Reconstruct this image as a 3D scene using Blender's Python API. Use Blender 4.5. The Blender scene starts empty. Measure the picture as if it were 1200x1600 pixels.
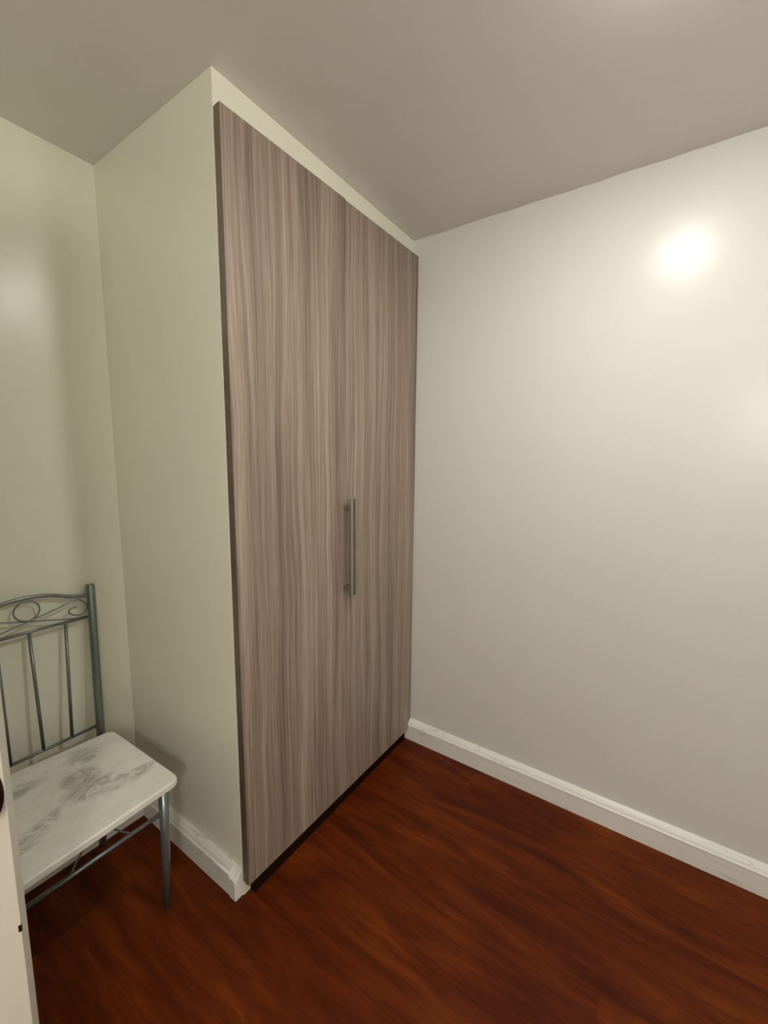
import bpy, bmesh, math, random
from mathutils import Vector, Matrix
C = bpy.context.scene.collection
S = bpy.context.scene
random.seed(4)

# ---------------------------------------------------------------- camera
F_PX = 657.8; YAW, PITCH, ROLL = -0.5998, -0.1292, 0.0086
CAM = Vector((1.0466, -1.7487, 1.4349))
fw = Vector((math.sin(YAW) * math.cos(PITCH), math.cos(YAW) * math.cos(PITCH), math.sin(PITCH)))
rt = Vector((math.cos(YAW), -math.sin(YAW), 0)); up = rt.cross(fw)
r2 = rt * math.cos(ROLL) + up * math.sin(ROLL); u2 = -rt * math.sin(ROLL) + up * math.cos(ROLL)
cd = bpy.data.cameras.new('camera'); cam = bpy.data.objects.new('camera', cd); C.objects.link(cam)
cd.sensor_fit = 'HORIZONTAL'; cd.sensor_width = 36; cd.lens = 36 * F_PX / 1200; cd.clip_start = .01
M = Matrix((r2, u2, -fw)).transposed().to_4x4(); M.translation = CAM
cam.matrix_world = M
S.camera = cam
# ---------------------------------------------------------------- world, exposure
w = bpy.data.worlds.new('world'); S.world = w; w.use_nodes = True
w.node_tree.nodes['Background'].inputs[0].default_value = (.9, .88, .8, 1)
w.node_tree.nodes['Background'].inputs[1].default_value = 0.0
S.view_settings.view_transform = 'Standard'; S.view_settings.look = 'None'
S.view_settings.gamma = 1; S.view_settings.use_curve_mapping = False
S.view_settings.exposure = -0.85
LAMP = Vector((1.01, -.775)); LAMP_POWER = 600.0; LAMP_COL = (1.0, .975, .935)
FILL_GLOBE = Vector((1.76, -2.55, 1.74)); FILL_POWER = 78.0; FILL_COL = (1.0, .965, .90)  # the globe is an added, unseen source of fill light

# ---------------------------------------------------------------- materials
def mat(name):
    m = bpy.data.materials.new(name); m.use_nodes = True
    nt = m.node_tree
    return m, nt, nt.nodes['Principled BSDF']
def nd(nt, t, **kw):
    n = nt.nodes.new(t)
    for k, v in kw.items():
        if k in n.inputs: n.inputs[k].default_value = v
        else: setattr(n, k, v)
    return n
def coords(nt, scale=(1, 1, 1), rot=(0, 0, 0), loc=(0, 0, 0)):
    tc = nt.nodes.new('ShaderNodeTexCoord'); mp = nt.nodes.new('ShaderNodeMapping')
    mp.inputs['Scale'].default_value = scale; mp.inputs['Rotation'].default_value = rot; mp.inputs['Location'].default_value = loc
    nt.links.new(tc.outputs['Object'], mp.inputs['Vector']); return mp.outputs[0]
def noise(nt, vec, scale, detail=4, rough=.5, dist=0):
    n = nd(nt, 'ShaderNodeTexNoise', Scale=scale, Detail=detail, Roughness=rough, Distortion=dist)
    nt.links.new(vec, n.inputs['Vector']); return n.outputs['Fac']
def ramp(nt, fac, stops):
    r = nt.nodes.new('ShaderNodeValToRGB'); nt.links.new(fac, r.inputs[0])
    e = r.color_ramp.elements
    while len(e) < len(stops): e.new(.5)
    for k, (p, c) in enumerate(stops): e[k].position = p; e[k].color = (*c, 1) if len(c) == 3 else c
    return r.outputs[0]
def mix(nt, a, b, fac, mode='MIX'):
    n = nt.nodes.new('ShaderNodeMix'); n.data_type = 'RGBA'; n.blend_type = mode
    for k, v in ((0, fac), (6, a), (7, b)):
        if hasattr(v, 'is_linked') or hasattr(v, 'links'): nt.links.new(v, n.inputs[k])
        else: n.inputs[k].default_value = v if k == 0 else (*v, 1)
    return n.outputs[2]
def bump(nt, b, h, strength, dist):
    n = nd(nt, 'ShaderNodeBump', Strength=strength, Distance=dist)
    nt.links.new(h, n.inputs['Height']); nt.links.new(n.outputs[0], b.inputs['Normal'])
def math_(nt, op, a, b):
    n = nt.nodes.new('ShaderNodeMath'); n.operation = op
    for k, v in enumerate((a, b)):
        if isinstance(v, (int, float)): n.inputs[k].default_value = v
        else: nt.links.new(v, n.inputs[k])
    return n.outputs[0]

def paint(name, c, rough, bs=.12, spec=.5):
    m, nt, b = mat(name)
    v = coords(nt)
    n1 = noise(nt, v, 1.7, 3)
    col = ramp(nt, n1, [(.3, tuple(x * .97 for x in c)), (.7, c)])
    nt.links.new(col, b.inputs['Base Color'])
    b.inputs['Roughness'].default_value = rough; b.inputs['Specular IOR Level'].default_value = spec
    n2 = noise(nt, v, 60, 2, .5); n3 = noise(nt, v, 3.5, 2, .5)
    h = math_(nt, 'ADD', math_(nt, 'MULTIPLY', n2, .12), n3)
    bump(nt, b, h, bs, .012)
    return m
M_WALL = paint('wall_paint', (.735, .722, .678), .28, .16, .32)
M_CEIL = paint('ceiling_paint', (.78, .745, .685), .36, .10)
M_CREAM = paint('cream_wall_paint', (.88, .87, .725), .28)
M_TRIM = paint('trim_paint', (.88, .86, .80), .35, .04)
def scuff(m):
    nt = m.node_tree; b = nt.nodes['Principled BSDF']; src = b.inputs['Base Color'].links[0].from_socket
    n = noise(nt, coords(nt, (3.2, 3.2, 34)), 1.0, 3, .5, .5)
    r = ramp(nt, math_(nt, 'ABSOLUTE', math_(nt, 'SUBTRACT', n, .5), 0), [(0, (.8, .8, .8)), (.012, (0, 0, 0))])
    k = ramp(nt, noise(nt, coords(nt, (1, 1, 1), (0, 0, 0), (3, 1, 0)), 4.5, 2), [(.52, (0, 0, 0)), (.62, (.6, .6, .6))])
    nt.links.new(mix(nt, src, (.33, .30, .25), math_(nt, 'MULTIPLY', r, k)), b.inputs['Base Color'])
scuff(M_TRIM)
M_DOORP = paint('door_paint', (.70, .66, .56), .4, .05)
M_HALL = paint('hall_paint', (.6, .58, .5), .6)

def laminate(name, dark=1.0):
    m, nt, b = mat(name)
    # grain runs along Z; Y is across the doors
    warp_v = coords(nt, (1, 2.2, .55)); w1 = noise(nt, warp_v, 2.6, 2, .45)
    tc = nt.nodes.new('ShaderNodeTexCoord'); sep = nt.nodes.new('ShaderNodeSeparateXYZ')
    nt.links.new(tc.outputs['Object'], sep.inputs[0])
    y = math_(nt, 'ADD', sep.outputs[1], math_(nt, 'MULTIPLY', w1, .055))
    def streak(sy, sz, detail, off):
        cb = nt.nodes.new('ShaderNodeCombineXYZ')
        nt.links.new(math_(nt, 'MULTIPLY', y, sy), cb.inputs[1])
        nt.links.new(math_(nt, 'MULTIPLY', sep.outputs[2], sz), cb.inputs[2]); cb.inputs[0].default_value = off
        return noise(nt, cb.outputs[0], 1, detail, .55)
    broad = streak(24, .45, 3, 1.3); mid = streak(95, 1.0, 4, 4.1); fine = streak(420, 7, 3, 9.7)
    pore = streak(260, 3.0, 2, 17.3)
    K = lambda *t: tuple(x * dark for x in t)
    c1 = ramp(nt, broad, [(.30, K(.185, .136, .100)), (.47, K(.278, .216, .166)), (.66, K(.36, .29, .23))])
    c2 = ramp(nt, mid, [(.33, (.64, .62, .60)), (.47, (.96, .96, .96)), (.66, (1.22, 1.22, 1.22))])
    c3 = ramp(nt, fine, [(.36, (.74, .73, .71)), (.52, (1, 1, 1)), (.7, (1.14, 1.14, 1.14))])
    c4 = ramp(nt, pore, [(.30, (.66, .64, .61)), (.42, (1, 1, 1)), (.8, (1.05, 1.05, 1.05))])
    c = mix(nt, mix(nt, c1, c2, .8, 'MULTIPLY'), c3, .75, 'MULTIPLY')
    c = mix(nt, c, c4, .8, 'MULTIPLY')
    nt.links.new(c, b.inputs['Base Color']); b.inputs['Roughness'].default_value = .48
    bump(nt, b, fine, .12, .002)
    return m
M_LAM = laminate('taupe_laminate', 1.06)
M_EDGE = laminate('laminate_edge_band', .6)
def plain(name, c, rough=.5, metal=0.0, sc=40, var=.08, bs=.05):
    m, nt, b = mat(name); v = coords(nt)
    n = noise(nt, v, sc, 3)
    nt.links.new(ramp(nt, n, [(.3, tuple(x * (1 - var) for x in c)), (.7, tuple(x * (1 + var) for x in c))]), b.inputs['Base Color'])
    b.inputs['Roughness'].default_value = rough; b.inputs['Metallic'].default_value = metal
    bump(nt, b, n, bs, .001); return m
M_DARK = plain('dark_plinth_board', (.014, .004, .0015), .85)
M_DARK.node_tree.nodes['Principled BSDF'].inputs['Specular IOR Level'].default_value = .1
M_NICKEL = plain('satin_nickel', (.42, .40, .34), .36, 1.0, 200)
M_STEEL = plain('grey_enamelled_steel', (.215, .235, .24), .30, .65, 120, .12)
M_BRONZE = plain('dark_bronze', (.05, .028, .02), .35, .8)
M_RUB = plain('black_plastic', (.02, .02, .02), .6)
M_WHITEP = plain('white_plastic', (.75, .73, .68), .4)
M_SMUDGE = plain('grey_scuff_board', (.35, .30, .24), .7)

def marble():
    m, nt, b = mat('marble_laminate')
    v = coords(nt, (1, 1, 1))
    base = ramp(nt, noise(nt, v, 9, 5, .6, .6), [(.35, (.74, .73, .65)), (.65, (.86, .84, .77))])
    # soft veins: thin ridges of a warped noise, kept to patches by a low noise
    vr = coords(nt, (1.0, .62, 1), (0, 0, .5), (.13, .02, 0))
    n1 = noise(nt, vr, 11, 8, .66, 1.3)
    ridge = math_(nt, 'ABSOLUTE', math_(nt, 'SUBTRACT', n1, .5), 0)
    vein = ramp(nt, ridge, [(0.0, (1, 1, 1)), (.022, (.55, .55, .55)), (.07, (0, 0, 0))])
    cloud = ramp(nt, noise(nt, coords(nt, (1, .7, 1), (0, 0, .5), (.4, .2, 0)), 9, 6, .65, .8), [(.40, (0, 0, 0)), (.68, (.8, .8, .8))])
    # the strongest figure lies in the middle of the seat's right half
    tc = nt.nodes.new('ShaderNodeTexCoord'); 
    def blob(cx, cy, rx, ry, rz):
        mp = nt.nodes.new('ShaderNodeMapping'); mp.vector_type = 'TEXTURE'
        mp.inputs['Location'].default_value = (cx, cy, 0); mp.inputs['Rotation'].default_value = (0, 0, rz); mp.inputs['Scale'].default_value = (rx, ry, 10)
        nt.links.new(tc.outputs['Object'], mp.inputs['Vector'])
        g = nt.nodes.new('ShaderNodeTexGradient'); g.gradient_type = 'SPHERICAL'
        nt.links.new(mp.outputs[0], g.inputs[0]); return g.outputs['Fac']
    B_ = [blob(-.135, .075, .06, .05, 1.1), blob(-.03, .03, .06, .06, .3), blob(.05, .045, .10, .055, 1.15), blob(.09, .13, .035, .10, -.05), blob(.075, -.09, .028, .14, .35), blob(-.12, -.10, .04, .10, .2), blob(.125, -.155, .02, .07, .2)]
    mask = B_[0]
    for q in B_[1:4]: mask = math_(nt, 'MAXIMUM', mask, q)
    for q in B_[4:]: mask = math_(nt, 'MAXIMUM', mask, math_(nt, 'MULTIPLY', q, .55))
    mask = math_(nt, 'ADD', math_(nt, 'MULTIPLY', mask, 2.2), .05)
    dirt = math_(nt, 'MULTIPLY', math_(nt, 'MINIMUM', math_(nt, 'ADD', vein, math_(nt, 'MULTIPLY', cloud, .9)), 1.0), math_(nt, 'MINIMUM', mask, .85))
    c = mix(nt, base, (.40, .385, .32), dirt)
    nt.links.new(c, b.inputs['Base Color']); b.inputs['Roughness'].default_value = .42
    return m
M_MARBLE = marble()

def floorwood():
    m, nt, b = mat('red_brown_laminate_floor')
    at = nt.nodes.new('ShaderNodeObjectInfo')
    tc = nt.nodes.new('ShaderNodeTexCoord')
    off = nt.nodes.new('ShaderNodeVectorMath'); off.operation = 'ADD'
    cb = nt.nodes.new('ShaderNodeCombineXYZ'); nt.links.new(math_(nt, 'MULTIPLY', at.outputs['Random'], .35), cb.inputs[2])
    nt.links.new(nt.nodes.new('ShaderNodeNewGeometry').outputs['Position'], off.inputs[0]); nt.links.new(cb.outputs[0], off.inputs[1])
    def st(sx, sy, detail, dist=0.0):
        mp = nt.nodes.new('ShaderNodeMapping'); mp.inputs['Scale'].default_value = (sx, sy, 1)
        nt.links.new(off.outputs[0], mp.inputs[0]); return noise(nt, mp.outputs[0], 1, detail, .6, dist)
    a = st(1.7, 8.5, 5, 1.2); f = st(9, 95, 4, .3); g = st(3.0, 26, 5, .8)
    c1 = ramp(nt, a, [(.30, (.060, .0085, .0012)), (.50, (.104, .0175, .0020)), (.70, (.170, .0330, .0028))])
    c2 = ramp(nt, g, [(.36, (.74, .70, .68)), (.5, (1, 1, 1)), (.66, (1.18, 1.22, 1.2))])
    c3 = ramp(nt, f, [(.35, (.80, .78, .76)), (.55, (1, 1, 1)), (.72, (1.12, 1.15, 1.15))])
    c = mix(nt, mix(nt, c1, c2, .8, 'MULTIPLY'), c3, .8, 'MULTIPLY')
    tone = math_(nt, 'ADD', math_(nt, 'MULTIPLY', at.outputs['Random'], .05), 1.0)
    c = mix(nt, c, tone, 1.0, 'MULTIPLY')
    nt.links.new(c, b.inputs['Base Color']); b.inputs['Roughness'].default_value = .46
    b.inputs['Specular IOR Level'].default_value = .13
    bump(nt, b, f, .10, .0012)
    return m
M_FLOOR = floorwood()
M_SUB = plain('underlay', (.02, .008, .005), .9)
def emit(name, LAMP_COL, LAMP_POWER):
    m, nt, b = mat(name)
    b.inputs['Base Color'].default_value = (.9, .9, .88, 1)
    b.inputs['Emission Color'].default_value = (*LAMP_COL, 1); b.inputs['Emission Strength'].default_value = LAMP_POWER
    return m
M_EMIT = emit('lit_diffuser', LAMP_COL, LAMP_POWER)
M_FILL = emit('fill_light_globe', FILL_COL, FILL_POWER)  # glow of the added fill globe

# ---------------------------------------------------------------- helpers
def link(name, bm, m, parent=None, smooth=False, bevel=0, seg=2):
    me = bpy.data.meshes.new(name)
    bmesh.ops.recalc_face_normals(bm, faces=bm.faces)
    bm.to_mesh(me); bm.free(); me.materials.append(m)
    o = bpy.data.objects.new(name, me); C.objects.link(o)
    if smooth:
        for p in me.polygons: p.use_smooth = True
    if bevel:
        b = o.modifiers.new('bevel', 'BEVEL'); b.width = bevel; b.segments = seg; b.limit_method = 'ANGLE'; b.angle_limit = .6
    if parent: o.parent = parent
    return o
def box(bm, x0, x1, y0, y1, z0, z1):
    vs = [bm.verts.new((x, y, z)) for x in (x0, x1) for y in (y0, y1) for z in (z0, z1)]
    for f in ((0, 1, 3, 2), (4, 6, 7, 5), (0, 4, 5, 1), (2, 3, 7, 6), (0, 2, 6, 4), (1, 5, 7, 3)):
        bm.faces.new([vs[i] for i in f])
    return vs
def B(*a):
    bm = bmesh.new(); box(bm, *a); return bm
def prism(bm, pts, h):   # pts: list of 3D points (a loop), h: vector
    h = Vector(h); a = [bm.verts.new(p) for p in pts]; b = [bm.verts.new(Vector(p) + h) for p in pts]
    bm.faces.new(a); bm.faces.new(b[::-1]); n = len(pts)
    for i in range(n): bm.faces.new((a[i], b[i], b[(i + 1) % n], a[(i + 1) % n]))
def tube(bm, pts, rad, n=12, ry=None, closed=False):
    """sweep a round (or oval) section along points; rad number or list"""
    pts = [Vector(p) for p in pts]; N = len(pts)
    if not hasattr(rad, '__len__'): rad = [rad] * N
    rings = []; prev = None
    for i, p in enumerate(pts):
        if closed: t = (pts[(i + 1) % N] - pts[i - 1]).normalized()
        else: t = (pts[min(i + 1, N - 1)] - pts[max(i - 1, 0)]).normalized()
        if prev is None:
            a = Vector((1, 0, 0)) if abs(t.x) < .9 else Vector((0, 0, 1))
            a = (a - t * a.dot(t)).normalized()
        else: a = (prev - t * prev.dot(t)).normalized()
        prev = a; b = t.cross(a)
        rr = rad[i]; k = 1 if ry is None else ry
        rings.append([bm.verts.new(p + a * rr * math.cos(2 * math.pi * j / n) + b * rr * k * math.sin(2 * math.pi * j / n)) for j in range(n)])
    rng = range(N) if closed else range(N - 1)
    for i in rng:
        r, q = rings[i], rings[(i + 1) % N]
        for j in range(n): bm.faces.new((r[j], r[(j + 1) % n], q[(j + 1) % n], q[j]))
    if not closed: bm.faces.new(rings[0][::-1]); bm.faces.new(rings[-1])
def T(*a, **k):
    bm = bmesh.new(); tube(bm, *a, **k); return bm
def spline(P, n=8):
    P = [Vector(p) for p in P]; out = []
    Q = [2 * P[0] - P[1]] + P + [2 * P[-1] - P[-2]]
    for i in range(1, len(Q) - 2):
        for k in range(n):
            t = k / n; a, b, c, d = Q[i - 1:i + 3]
            out.append(.5 * ((2 * b) + (c - a) * t + (2 * a - 5 * b + 4 * c - d) * t * t + (3 * b - a - 3 * c + d) * t ** 3))
    out.append(P[-1]); return out
def tag(o, label, cat=None, group=None, kind=None):
    if label: o['label'] = label
    if cat: o['category'] = cat
    if group: o['group'] = group
    if kind: o['kind'] = kind
    return o
def struct(o, label, cat):
    return tag(o, label, cat, kind='structure')
def thing(name, label, cat, loc=(0, 0, 0), rz=0):
    o = bpy.data.objects.new(name, None); C.objects.link(o); o.location = loc; o.rotation_euler = (0, 0, rz)
    return tag(o, label, cat)

# ---------------------------------------------------------------- room shell
W = 1.0029; D = .6862; XR = 2.05; YF = -4.0; E1 = -.0103
def zc(y): return 2.4 - .0226 * y
# back wall
o = struct(link('wall_back', B(-.75, XR + .1, 0, .10, -.02, 2.6), M_WALL), 'long pale off-white wall to the right of the wardrobe, with a shiny lamp reflection', 'wall')
# left wall: behind the chair
o = struct(link('wall_left', B(-D - .10, -D, YF - .1, -W + .08, -.02, 2.6), M_CREAM), 'cream wall behind the metal chair, at the left edge', 'wall')
# right and front walls (outside the frame, they close the room)
o = struct(link('wall_right', B(XR, XR + .1, YF - .1, .1, -.02, 2.6), M_WALL), 'off-white wall outside the frame on the right', 'wall')
HX0 = -.105; YB = -2.28
bm = bmesh.new(); box(bm, -D - .1, XR + .1, YF - .1, YF, -.02, 2.6)
struct(link('wall_front', bm, M_WALL), 'off-white wall far behind the camera', 'wall')
bm = bmesh.new()   # enclosure of the next room: the open door leaf hangs at its corner
box(bm, -D, HX0, YB - .08, YB, 0, zc(YB)); box(bm, HX0 - .08, HX0, YF, YB - .80, 0, zc(YF)); box(bm, HX0 - .08, HX0, YB - .80, YB - .08, 2.06, zc(YF))
struct(link('wall_side_room', bm, M_CREAM), 'cream partition behind the camera that carries the open door', 'wall')
# closet enclosure: side partition plus the header above the doors
bm = bmesh.new()
side = [(-D - .02, -W - .0041), (E1, -W), (E1, -W + .075), (-D - .02, -W + .075)]
prism(bm, [(x, y, -.02) for x, y in side], (0, 0, 2.52))
DT = 2.3284
prism(bm, [(E1, -W + .002, DT - .012), (0, 0.01, DT - .012), (-.09, 0.01, DT - .012), (-.09, -W + .002, DT - .012)], (0, 0, .16))
struct(link('wall_closet', bm, M_CREAM, bevel=.003), 'cream partition enclosing the wardrobe side, with the strip above its doors', 'wall')
# ceiling, slightly out of level, edge a little uneven along the back wall
bm = bmesh.new(); nx = 60
rows = [(.10, 0), (.0005, 1), (-.03, 2), (-.5, 2), (-1.2, 2), (YF - .12, 2)]
grid = []
for (y, kind) in rows:
    r = []
    for i in range(nx + 1):
        x = -.85 + (XR + .2 + .85) * i / nx
        z = zc(y) + (random.uniform(-.0035, .001) if kind == 1 else 0)
        r.append(bm.verts.new((x, y, z)))
    grid.append(r)
for a, b in zip(grid, grid[1:]):
    for i in range(nx): bm.faces.new((a[i], a[i + 1], b[i + 1], b[i]))
g = bmesh.ops.extrude_face_region(bm, geom=list(bm.faces))
for v in g['geom']:
    if isinstance(v, bmesh.types.BMVert): v.co.z += .12
struct(link('ceiling', bm, M_CEIL), 'plain beige-white painted ceiling', 'ceiling')

# floor: sub-floor with laminate boards running along X
fl = struct(link('floor', B(-.80, XR + .1, YF - .1, .1, -.06, -.012), M_SUB), 'glossy red-brown wood laminate floor', 'floor')
PW = .122; PL = 1.21; meshes = {}
def plank_mesh(l):
    key = round(l, 3)
    if key not in meshes:
        bm = bmesh.new(); h = .00018; g_ = .0001; wd = PW - g_
        x0, x1 = g_, l - g_
        # top with a tiny bevel, then the skirt
        lo = [bm.verts.new(p) for p in ((x0, g_, -.012), (x1, g_, -.012), (x1, wd, -.012), (x0, wd, -.012))]
        md = [bm.verts.new(p) for p in ((x0, g_, -h), (x1, g_, -h), (x1, wd, -h), (x0, wd, -h))]
        tp = [bm.verts.new(p) for p in ((x0 + h, g_ + h, 0), (x1 - h, g_ + h, 0), (x1 - h, wd - h, 0), (x0 + h, wd - h, 0))]
        bm.faces.new(tp)
        for a, b in ((lo, md), (md, tp)):
            for i in range(4): bm.faces.new((a[i], a[(i + 1) % 4], b[(i + 1) % 4], b[i]))
        bmesh.ops.recalc_face_normals(bm, faces=bm.faces)
        me = bpy.data.meshes.new('plank'); bm.to_mesh(me); bm.free(); me.materials.append(M_FLOOR); meshes[key] = me
    return meshes[key]
y = -.002; row = 0
while y > YF - .02:
    y -= PW
    x = -.70; first = PL * ((row * .37 + .55) % 1.0)
    if first < .2: first += .3
    l = first
    while x < XR:
        l2 = min(l, XR - x)
        if l2 > .03:
            p = bpy.data.objects.new('plank', plank_mesh(l2)); C.objects.link(p); p.location = (x, y, 0); p.parent = fl
        x += l; l = PL
    row += 1

# baseboards: profile (distance from wall, height)
PR = [(0, .0), (.0265, .0), (.0265, .0735), (.0285, .076), (.0285, .0795), (.0255, .0815), (.0215, .0820), (.0215, .0845), (.0190, .0905), (.0125, .097), (.006, .1015), (.0035, .103), (0, .103)]
def base(name, a, b, nrm, label, cap0=0, cap1=0):
    """a,b: xy ends on the wall face; nrm: into the room; cap: extra length per unit of thickness (mitres)"""
    bm = bmesh.new(); a = Vector(a); b = Vector(b); n = Vector(nrm); d = (b - a).normalized()
    A = []; Bv = []
    for t, z in PR:
        p = a + n * t - d * t * cap0; q = b + n * t + d * t * cap1
        A.append(bm.verts.new((p.x, p.y, z))); Bv.append(bm.verts.new((q.x, q.y, z)))
    k = len(PR); bm.faces.new(A); bm.faces.new(Bv[::-1])
    for i in range(k): bm.faces.new((A[i], A[(i + 1) % k], Bv[(i + 1) % k], Bv[i]))
    return struct(link(name, bm, M_TRIM), label, 'baseboard')
XB = .008
base('baseboard_back', (XB, 0), (XR, 0), (0, -1), 'white moulded baseboard along the right-hand pale wall', cap1=-1)
base('baseboard_closet', (-.600, -W - .0035), (-.046, -W), (0, -1), 'white moulded baseboard on the wardrobe partition, beside the chair')
bm = bmesh.new(); prism(bm, [(-D, YB, 0), (-.600, YB, 0), (-.600, YB, .094), (-.606, YB, .103), (-D, YB, .106)], (0, -W - .004 - YB, 0))
struct(link('baseboard_left', bm, M_TRIM), 'deep plain boxed baseboard in the shade behind the metal chair', 'baseboard')
base('baseboard_right', (XR, 0), (XR, YF), (-1, 0), 'white moulded baseboard outside the frame on the right', cap0=-1)
base('baseboard_front', (XR, YF), (HX0, YF), (0, 1), 'white moulded baseboard far behind the camera', cap0=-1)
# plain corner block that ends the closet baseboard and returns under the door
bm = bmesh.new()
prism(bm, [(-.046, -W - .0300, 0), (-.046, -W - .0290, .070), (-.046, -W - .001, .098), (-.046, -W + .027, .098), (-.046, -W + .027, 0)], (.046 - .013, 0, 0))
cb_ = struct(link('trim_1', bm, M_TRIM, bevel=.0025), 'plain painted corner block ending the partition baseboard under the wardrobe door', 'trim')

# ---------------------------------------------------------------- entrance door leaf, swung into the room
DE = Vector((.2105, -1.5865)); ang = math.radians(64); u = Vector((math.cos(ang), math.sin(ang)))
LW, LT = .70, .035
dr = struct(link('door_1', B(-LW, 0, 0, LT, .008, 2.045), M_DOORP, bevel=.0015), 'open white door leaf seen edge-on at the lower left corner', 'door')
# local: x along the leaf towards its free edge, -y face looks at the camera, +y the other
dr.location = (DE.x, DE.y, 0); dr.rotation_euler = (0, 0, ang)
bm = bmesh.new()
for k in range(1):
    n = 40; R = []
    for (s, yy) in ((1.0, 0.0), (1.0, -.003), (.93, -.005)):
        R.append([bm.verts.new((-.0225 + .0215 * s * math.cos(2 * math.pi * i / n), yy, .905 + .047 * s * math.sin(2 * math.pi * i / n))) for i in range(n)])
    for a, b in zip(R, R[1:]):
        for i in range(n): bm.faces.new((a[i], a[(i + 1) % n], b[(i + 1) % n], b[i]))
    bm.faces.new(R[0]); bm.faces.new(R[-1])
pl = link('handle_plate', bm, M_BRONZE, dr)
pl['label'] = 'dark bronze oval handle plate'
link('door_knob', T([(-.0225, -.004, .905), (-.0225, -.022, .905), (-.0225, -.03, .905), (-.0225, -.045, .905), (-.0225, -.055, .905), (-.0225, -.062, .905)], [.009, .009, .019, .023, .019, .008], n=20), M_BRONZE, dr, smooth=True)
lk = link('latch', B(-.0035, .0006, -.0006, .0030,   .646, .658), M_DARK, dr)

# ---------------------------------------------------------------- wardrobe
DTK = .028
wr = thing('wardrobe', 'tall built-in wardrobe with two taupe wood-grain doors and paired bar handles', 'wardrobe', (0, 0, 0))
ZB = .052
def door_panel(y0, y1, zt, handle_y, lab):
    bm = bmesh.new()
    xo = lambda y: E1 * (-y / W)
    b0 = DTK - .018
    prism(bm, [(b0 + xo(y0), y0, ZB), (DTK + xo(y0), y0, ZB), (DTK + xo(y1), y1, ZB), (b0 + xo(y1), y1, ZB)], (0, 0, zt - ZB))
    d = link('wardrobe_door', bm, M_LAM, wr, bevel=.0005)
    d.data.materials.append(M_EDGE)
    for p in d.data.polygons:
        if abs(p.normal.x) < .5: p.material_index = 1
    # spacer of the carcass edge behind the panel
    bm = bmesh.new(); xh = DTK + xo(handle_y)
    HZ0, HZ1 = .899, 1.277; s = .0088; dp = .010
    box(bm, xh + .028, xh + .028 + dp, handle_y - s, handle_y + s, HZ0, HZ1)
    for z in (HZ0 + .032, HZ1 - .032):
        box(bm, xh, xh + .029, handle_y - .0065, handle_y + .0065, z - .008, z + .008)
    link('handle', bm, M_NICKEL, d, bevel=.0012)
    return d
door_panel(-W, -.5080, DT + .003, -.5185, '')
door_panel(-.5073, -.003, DT - .001, -.4925, '')
bm = bmesh.new()
box(bm, -.60, E1 - .001, -W + .076, -W + .094, .06, DT - .013)      # sides, top, bottom, back
box(bm, -.60, -.001, -.020, -.002, .06, DT - .013)
box(bm, -.60, -.004, -W + .094, -.020, .06, .078); box(bm, -.60, -.004, -W + .094, -.020, DT - .032, DT - .014)
box(bm, -.61, -.60, -W + .076, -.002, .06, DT - .013)
link('carcass', bm, M_EDGE, wr)
# carcass front edges fill the gap to the door backs
link('bumper_strip', B(E1 + .0005, .0, -W + .0005, -W + .016, ZB + .002, DT + .002), M_EDGE, wr)
link('plinth', B(-.010, .013, -W + .0275, -.032, .0, .0515), M_DARK, wr)

# ---------------------------------------------------------------- chair
ch = thing('metal_chair', 'grey metal chair with scrolled back and white marble-look seat, in the left corner', 'chair', (-.35, -1.33, 0), math.radians(.3))
CY = .0135
def bx(z): return -.236 - .0816 * z          # the back leans towards the wall
def py(z): return .133 + .035 * min(z, .42) / .42 + max(0, z - .42) * .040   # half the spread of the back posts
for s_ in (1, -1):
    P = [(bx(z), CY + s_ * py(z), z) for z in (.006, .2, .42, .7, .966, .970)]
    p = link('back_post', T(P, [.0105, .0125, .0138, .0138, .0138, .0125], n=18), M_STEEL, ch, smooth=True)
    q = P[0]; link('foot_cap', T([(q[0], q[1], 0), (q[0], q[1], .008)], .0112, n=16), M_RUB, p)
for yt, yb in ((-.184, -.186), (.174, .166)):
    P = [(.170, yb, .006), (.171, (yb + yt) / 2, .2), (.172, yt, .428)]
    p = link('leg', T(P, [.0098, .0128, .0150], n=18), M_STEEL, ch, smooth=True)
    link('foot_cap', T([(.170, yb, 0), (.170, yb, .008)], .0102, n=16), M_RUB, p)
    if yt > 0: link('screw', T([(.172, yt + .0125, .372), (.172, yt + .018, .372)], .0028, n=10), M_NICKEL, p)
def bp(y, z): return (bx(z), y, z)
tr = [bp(CY - py(.933), .932), bp(CY - .127, .941), bp(CY - .064, .962), bp(CY, .969), bp(CY + .064, .962), bp(CY + .127, .941), bp(CY + .17, .933), bp(CY + py(.933), .932)]
link('top_rail', T(spline(tr), .0062), M_STEEL, ch, smooth=True)
link('middle_rail', T([bp(CY - py(.856), .856), bp(CY + py(.856), .856)], .0052), M_STEEL, ch, smooth=True)
link('lower_rail', T([bp(CY - py(.45), .450), bp(CY + py(.45), .450)], .0052), M_STEEL, ch, smooth=True)
for yb, yt in ((.094, .116), (.013, .0145), (-.0735, -.069)):
    link('back_bar', T([bp(yb, .450), bp(yt, .856)], .0052), M_STEEL, ch, smooth=True)
ring = [bp(CY + .003 + .034 * math.cos(a), .926 + .032 * math.sin(a)) for a in [2 * math.pi * i / 40 for i in range(40)]]
link('ring', T(ring, .0024, n=8, closed=True), M_STEEL, ch, smooth=True)
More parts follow.
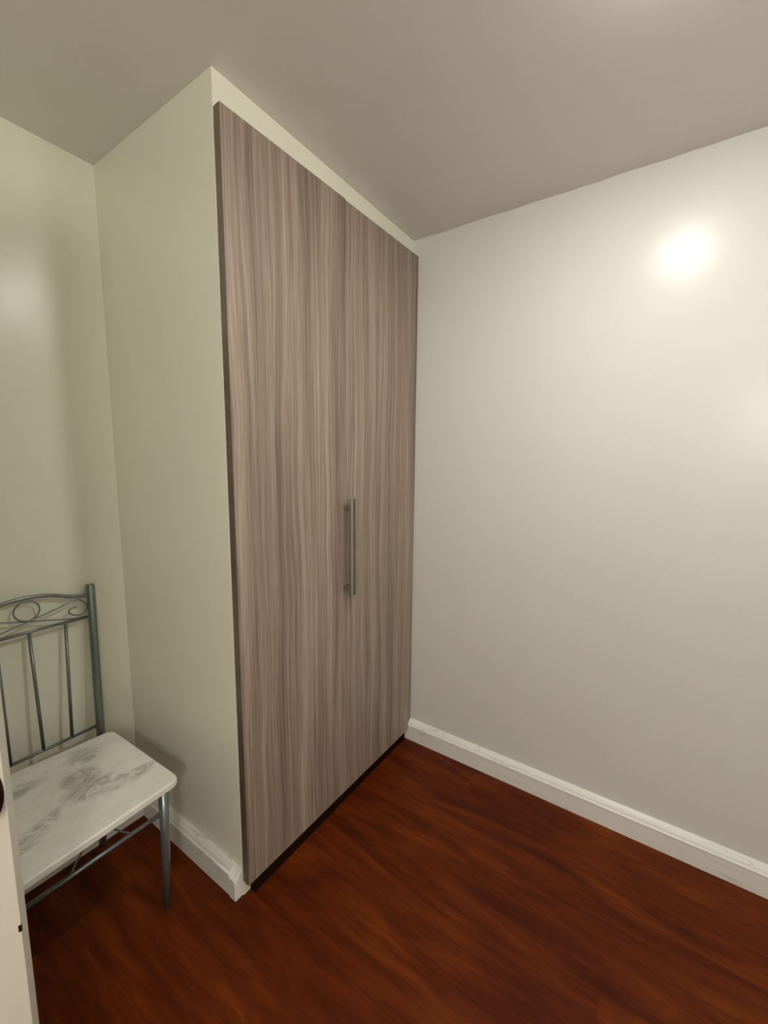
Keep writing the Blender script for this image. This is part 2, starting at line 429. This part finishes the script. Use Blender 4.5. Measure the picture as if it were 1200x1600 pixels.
for s_ in (1, -1):
    base_ = [(-.145, .857), (-.071, .874), (.004, .892), (.086, .912), (.138, .925), (.160, .916), (.171, .893), (.160, .874), (.139, .871), (.119, .883), (.116, .895), (.127, .901), (.137, .900)]
    P = [(bx(z_) + s_ * .0030, CY + s_ * y_, z_) for y_, z_ in base_]
    link('scroll', T(spline(P, 8), .0024, n=8), M_STEEL, ch, smooth=True)
# seat slab with rounded corners
bm = bmesh.new(); pts = []
corners = [Vector((.216, .206)), Vector((-.204, .194)), Vector((-.238, -.190)), Vector((.234, -.208))]
for i in range(4):
    a_, c_, d_ = corners[i - 1], corners[i], corners[(i + 1) % 4]
    p0 = c_ + (a_ - c_).normalized() * .030; p1 = c_ + (d_ - c_).normalized() * .030
    for k in range(9):
        t = k / 8; q = p0 * (1 - t) ** 2 + c_ * 2 * t * (1 - t) + p1 * t * t; pts.append((q.x, q.y, .427))
prism(bm, pts, (0, 0, .023))
link('seat', bm, M_MARBLE, ch, bevel=.006, seg=4)
bm = bmesh.new()
for s_ in (1, -1): tube(bm, [(bx(.414) + .004, CY + s_ * (py(.414) - .004), .414), (.168, -.005 + s_ * .175, .414)], .0110)
tube(bm, [(.17, -.184, .416), (.17, .174, .416)], .0095); tube(bm, [(-.18, -.165, .416), (-.18, .180, .416)], .0105)
link('seat_frame', bm, M_STEEL, ch, smooth=True)
link('front_stretcher', T([(.170, -.184, .332), (.170, .172, .332)], .0062), M_STEEL, ch, smooth=True)
link('brace_wire', T(spline([(.170, -.076, .334), (.170, -.062, .358), (.170, -.045, .381), (.170, -.020, .406), (.170, .0, .414), (.170, .017, .402), (.170, .046, .368), (.170, .060, .352), (.170, .078, .334)]), .0025, n=8), M_STEEL, ch, smooth=True)

# ---------------------------------------------------------------- ceiling lamp (just above the frame)
zl = zc(LAMP.y)
lp = thing('ceiling_lamp', 'small round flush ceiling downlight just above the frame', 'lamp', (LAMP.x, LAMP.y, zl))
LR = .055
bm = bmesh.new(); n = 48; RR = []
for r_, z_ in ((LR, .002), (LR + .022, .002), (LR + .022, -.004), (LR + .016, -.009), (LR + .001, -.010), (LR, -.006)):
    RR.append([bm.verts.new((r_ * math.cos(2 * math.pi * i / n), r_ * math.sin(2 * math.pi * i / n), z_)) for i in range(n)])
for i in range(6):
    a, b = RR[i], RR[(i + 1) % 6]
    for j in range(n): bm.faces.new((a[j], a[(j + 1) % n], b[(j + 1) % n], b[j]))
link('trim_ring', bm, M_WHITEP, lp, smooth=True)
link('diffuser', T([(0, 0, .0), (0, 0, -.016), (0, 0, -.0195), (0, 0, -.021)], [LR - .0005, LR - .0005, LR * .8, LR * .4], n=40), M_EMIT, lp, smooth=True)

zp = zc(FILL_GLOBE.y)  # hanging globe, mount and cord: made up out of view to brighten the room
gp = thing('added_fill_globe', 'added white globe giving fill light behind the camera, outside the frame', 'lamp', (FILL_GLOBE.x, FILL_GLOBE.y, zp))
link('fill_globe_mount', T([(0, 0, .001), (0, 0, -.02), (0, 0, -.03)], [.055, .055, .03], n=32), M_WHITEP, gp, smooth=True)
GR = .17; gz = FILL_GLOBE.z - zp
link('fill_globe_cord', T([(0, 0, -.028), (0, 0, gz + GR)], .003, n=8), M_WHITEP, gp)
n = 16
link('fill_globe_ball', T([(0, 0, gz + GR * math.cos(math.pi * (i + .02) / (n + .04))) for i in range(n + 1)], [max(.004, GR * math.sin(math.pi * (i + .02) / (n + .04))) for i in range(n + 1)], n=32), M_FILL, gp, smooth=True)
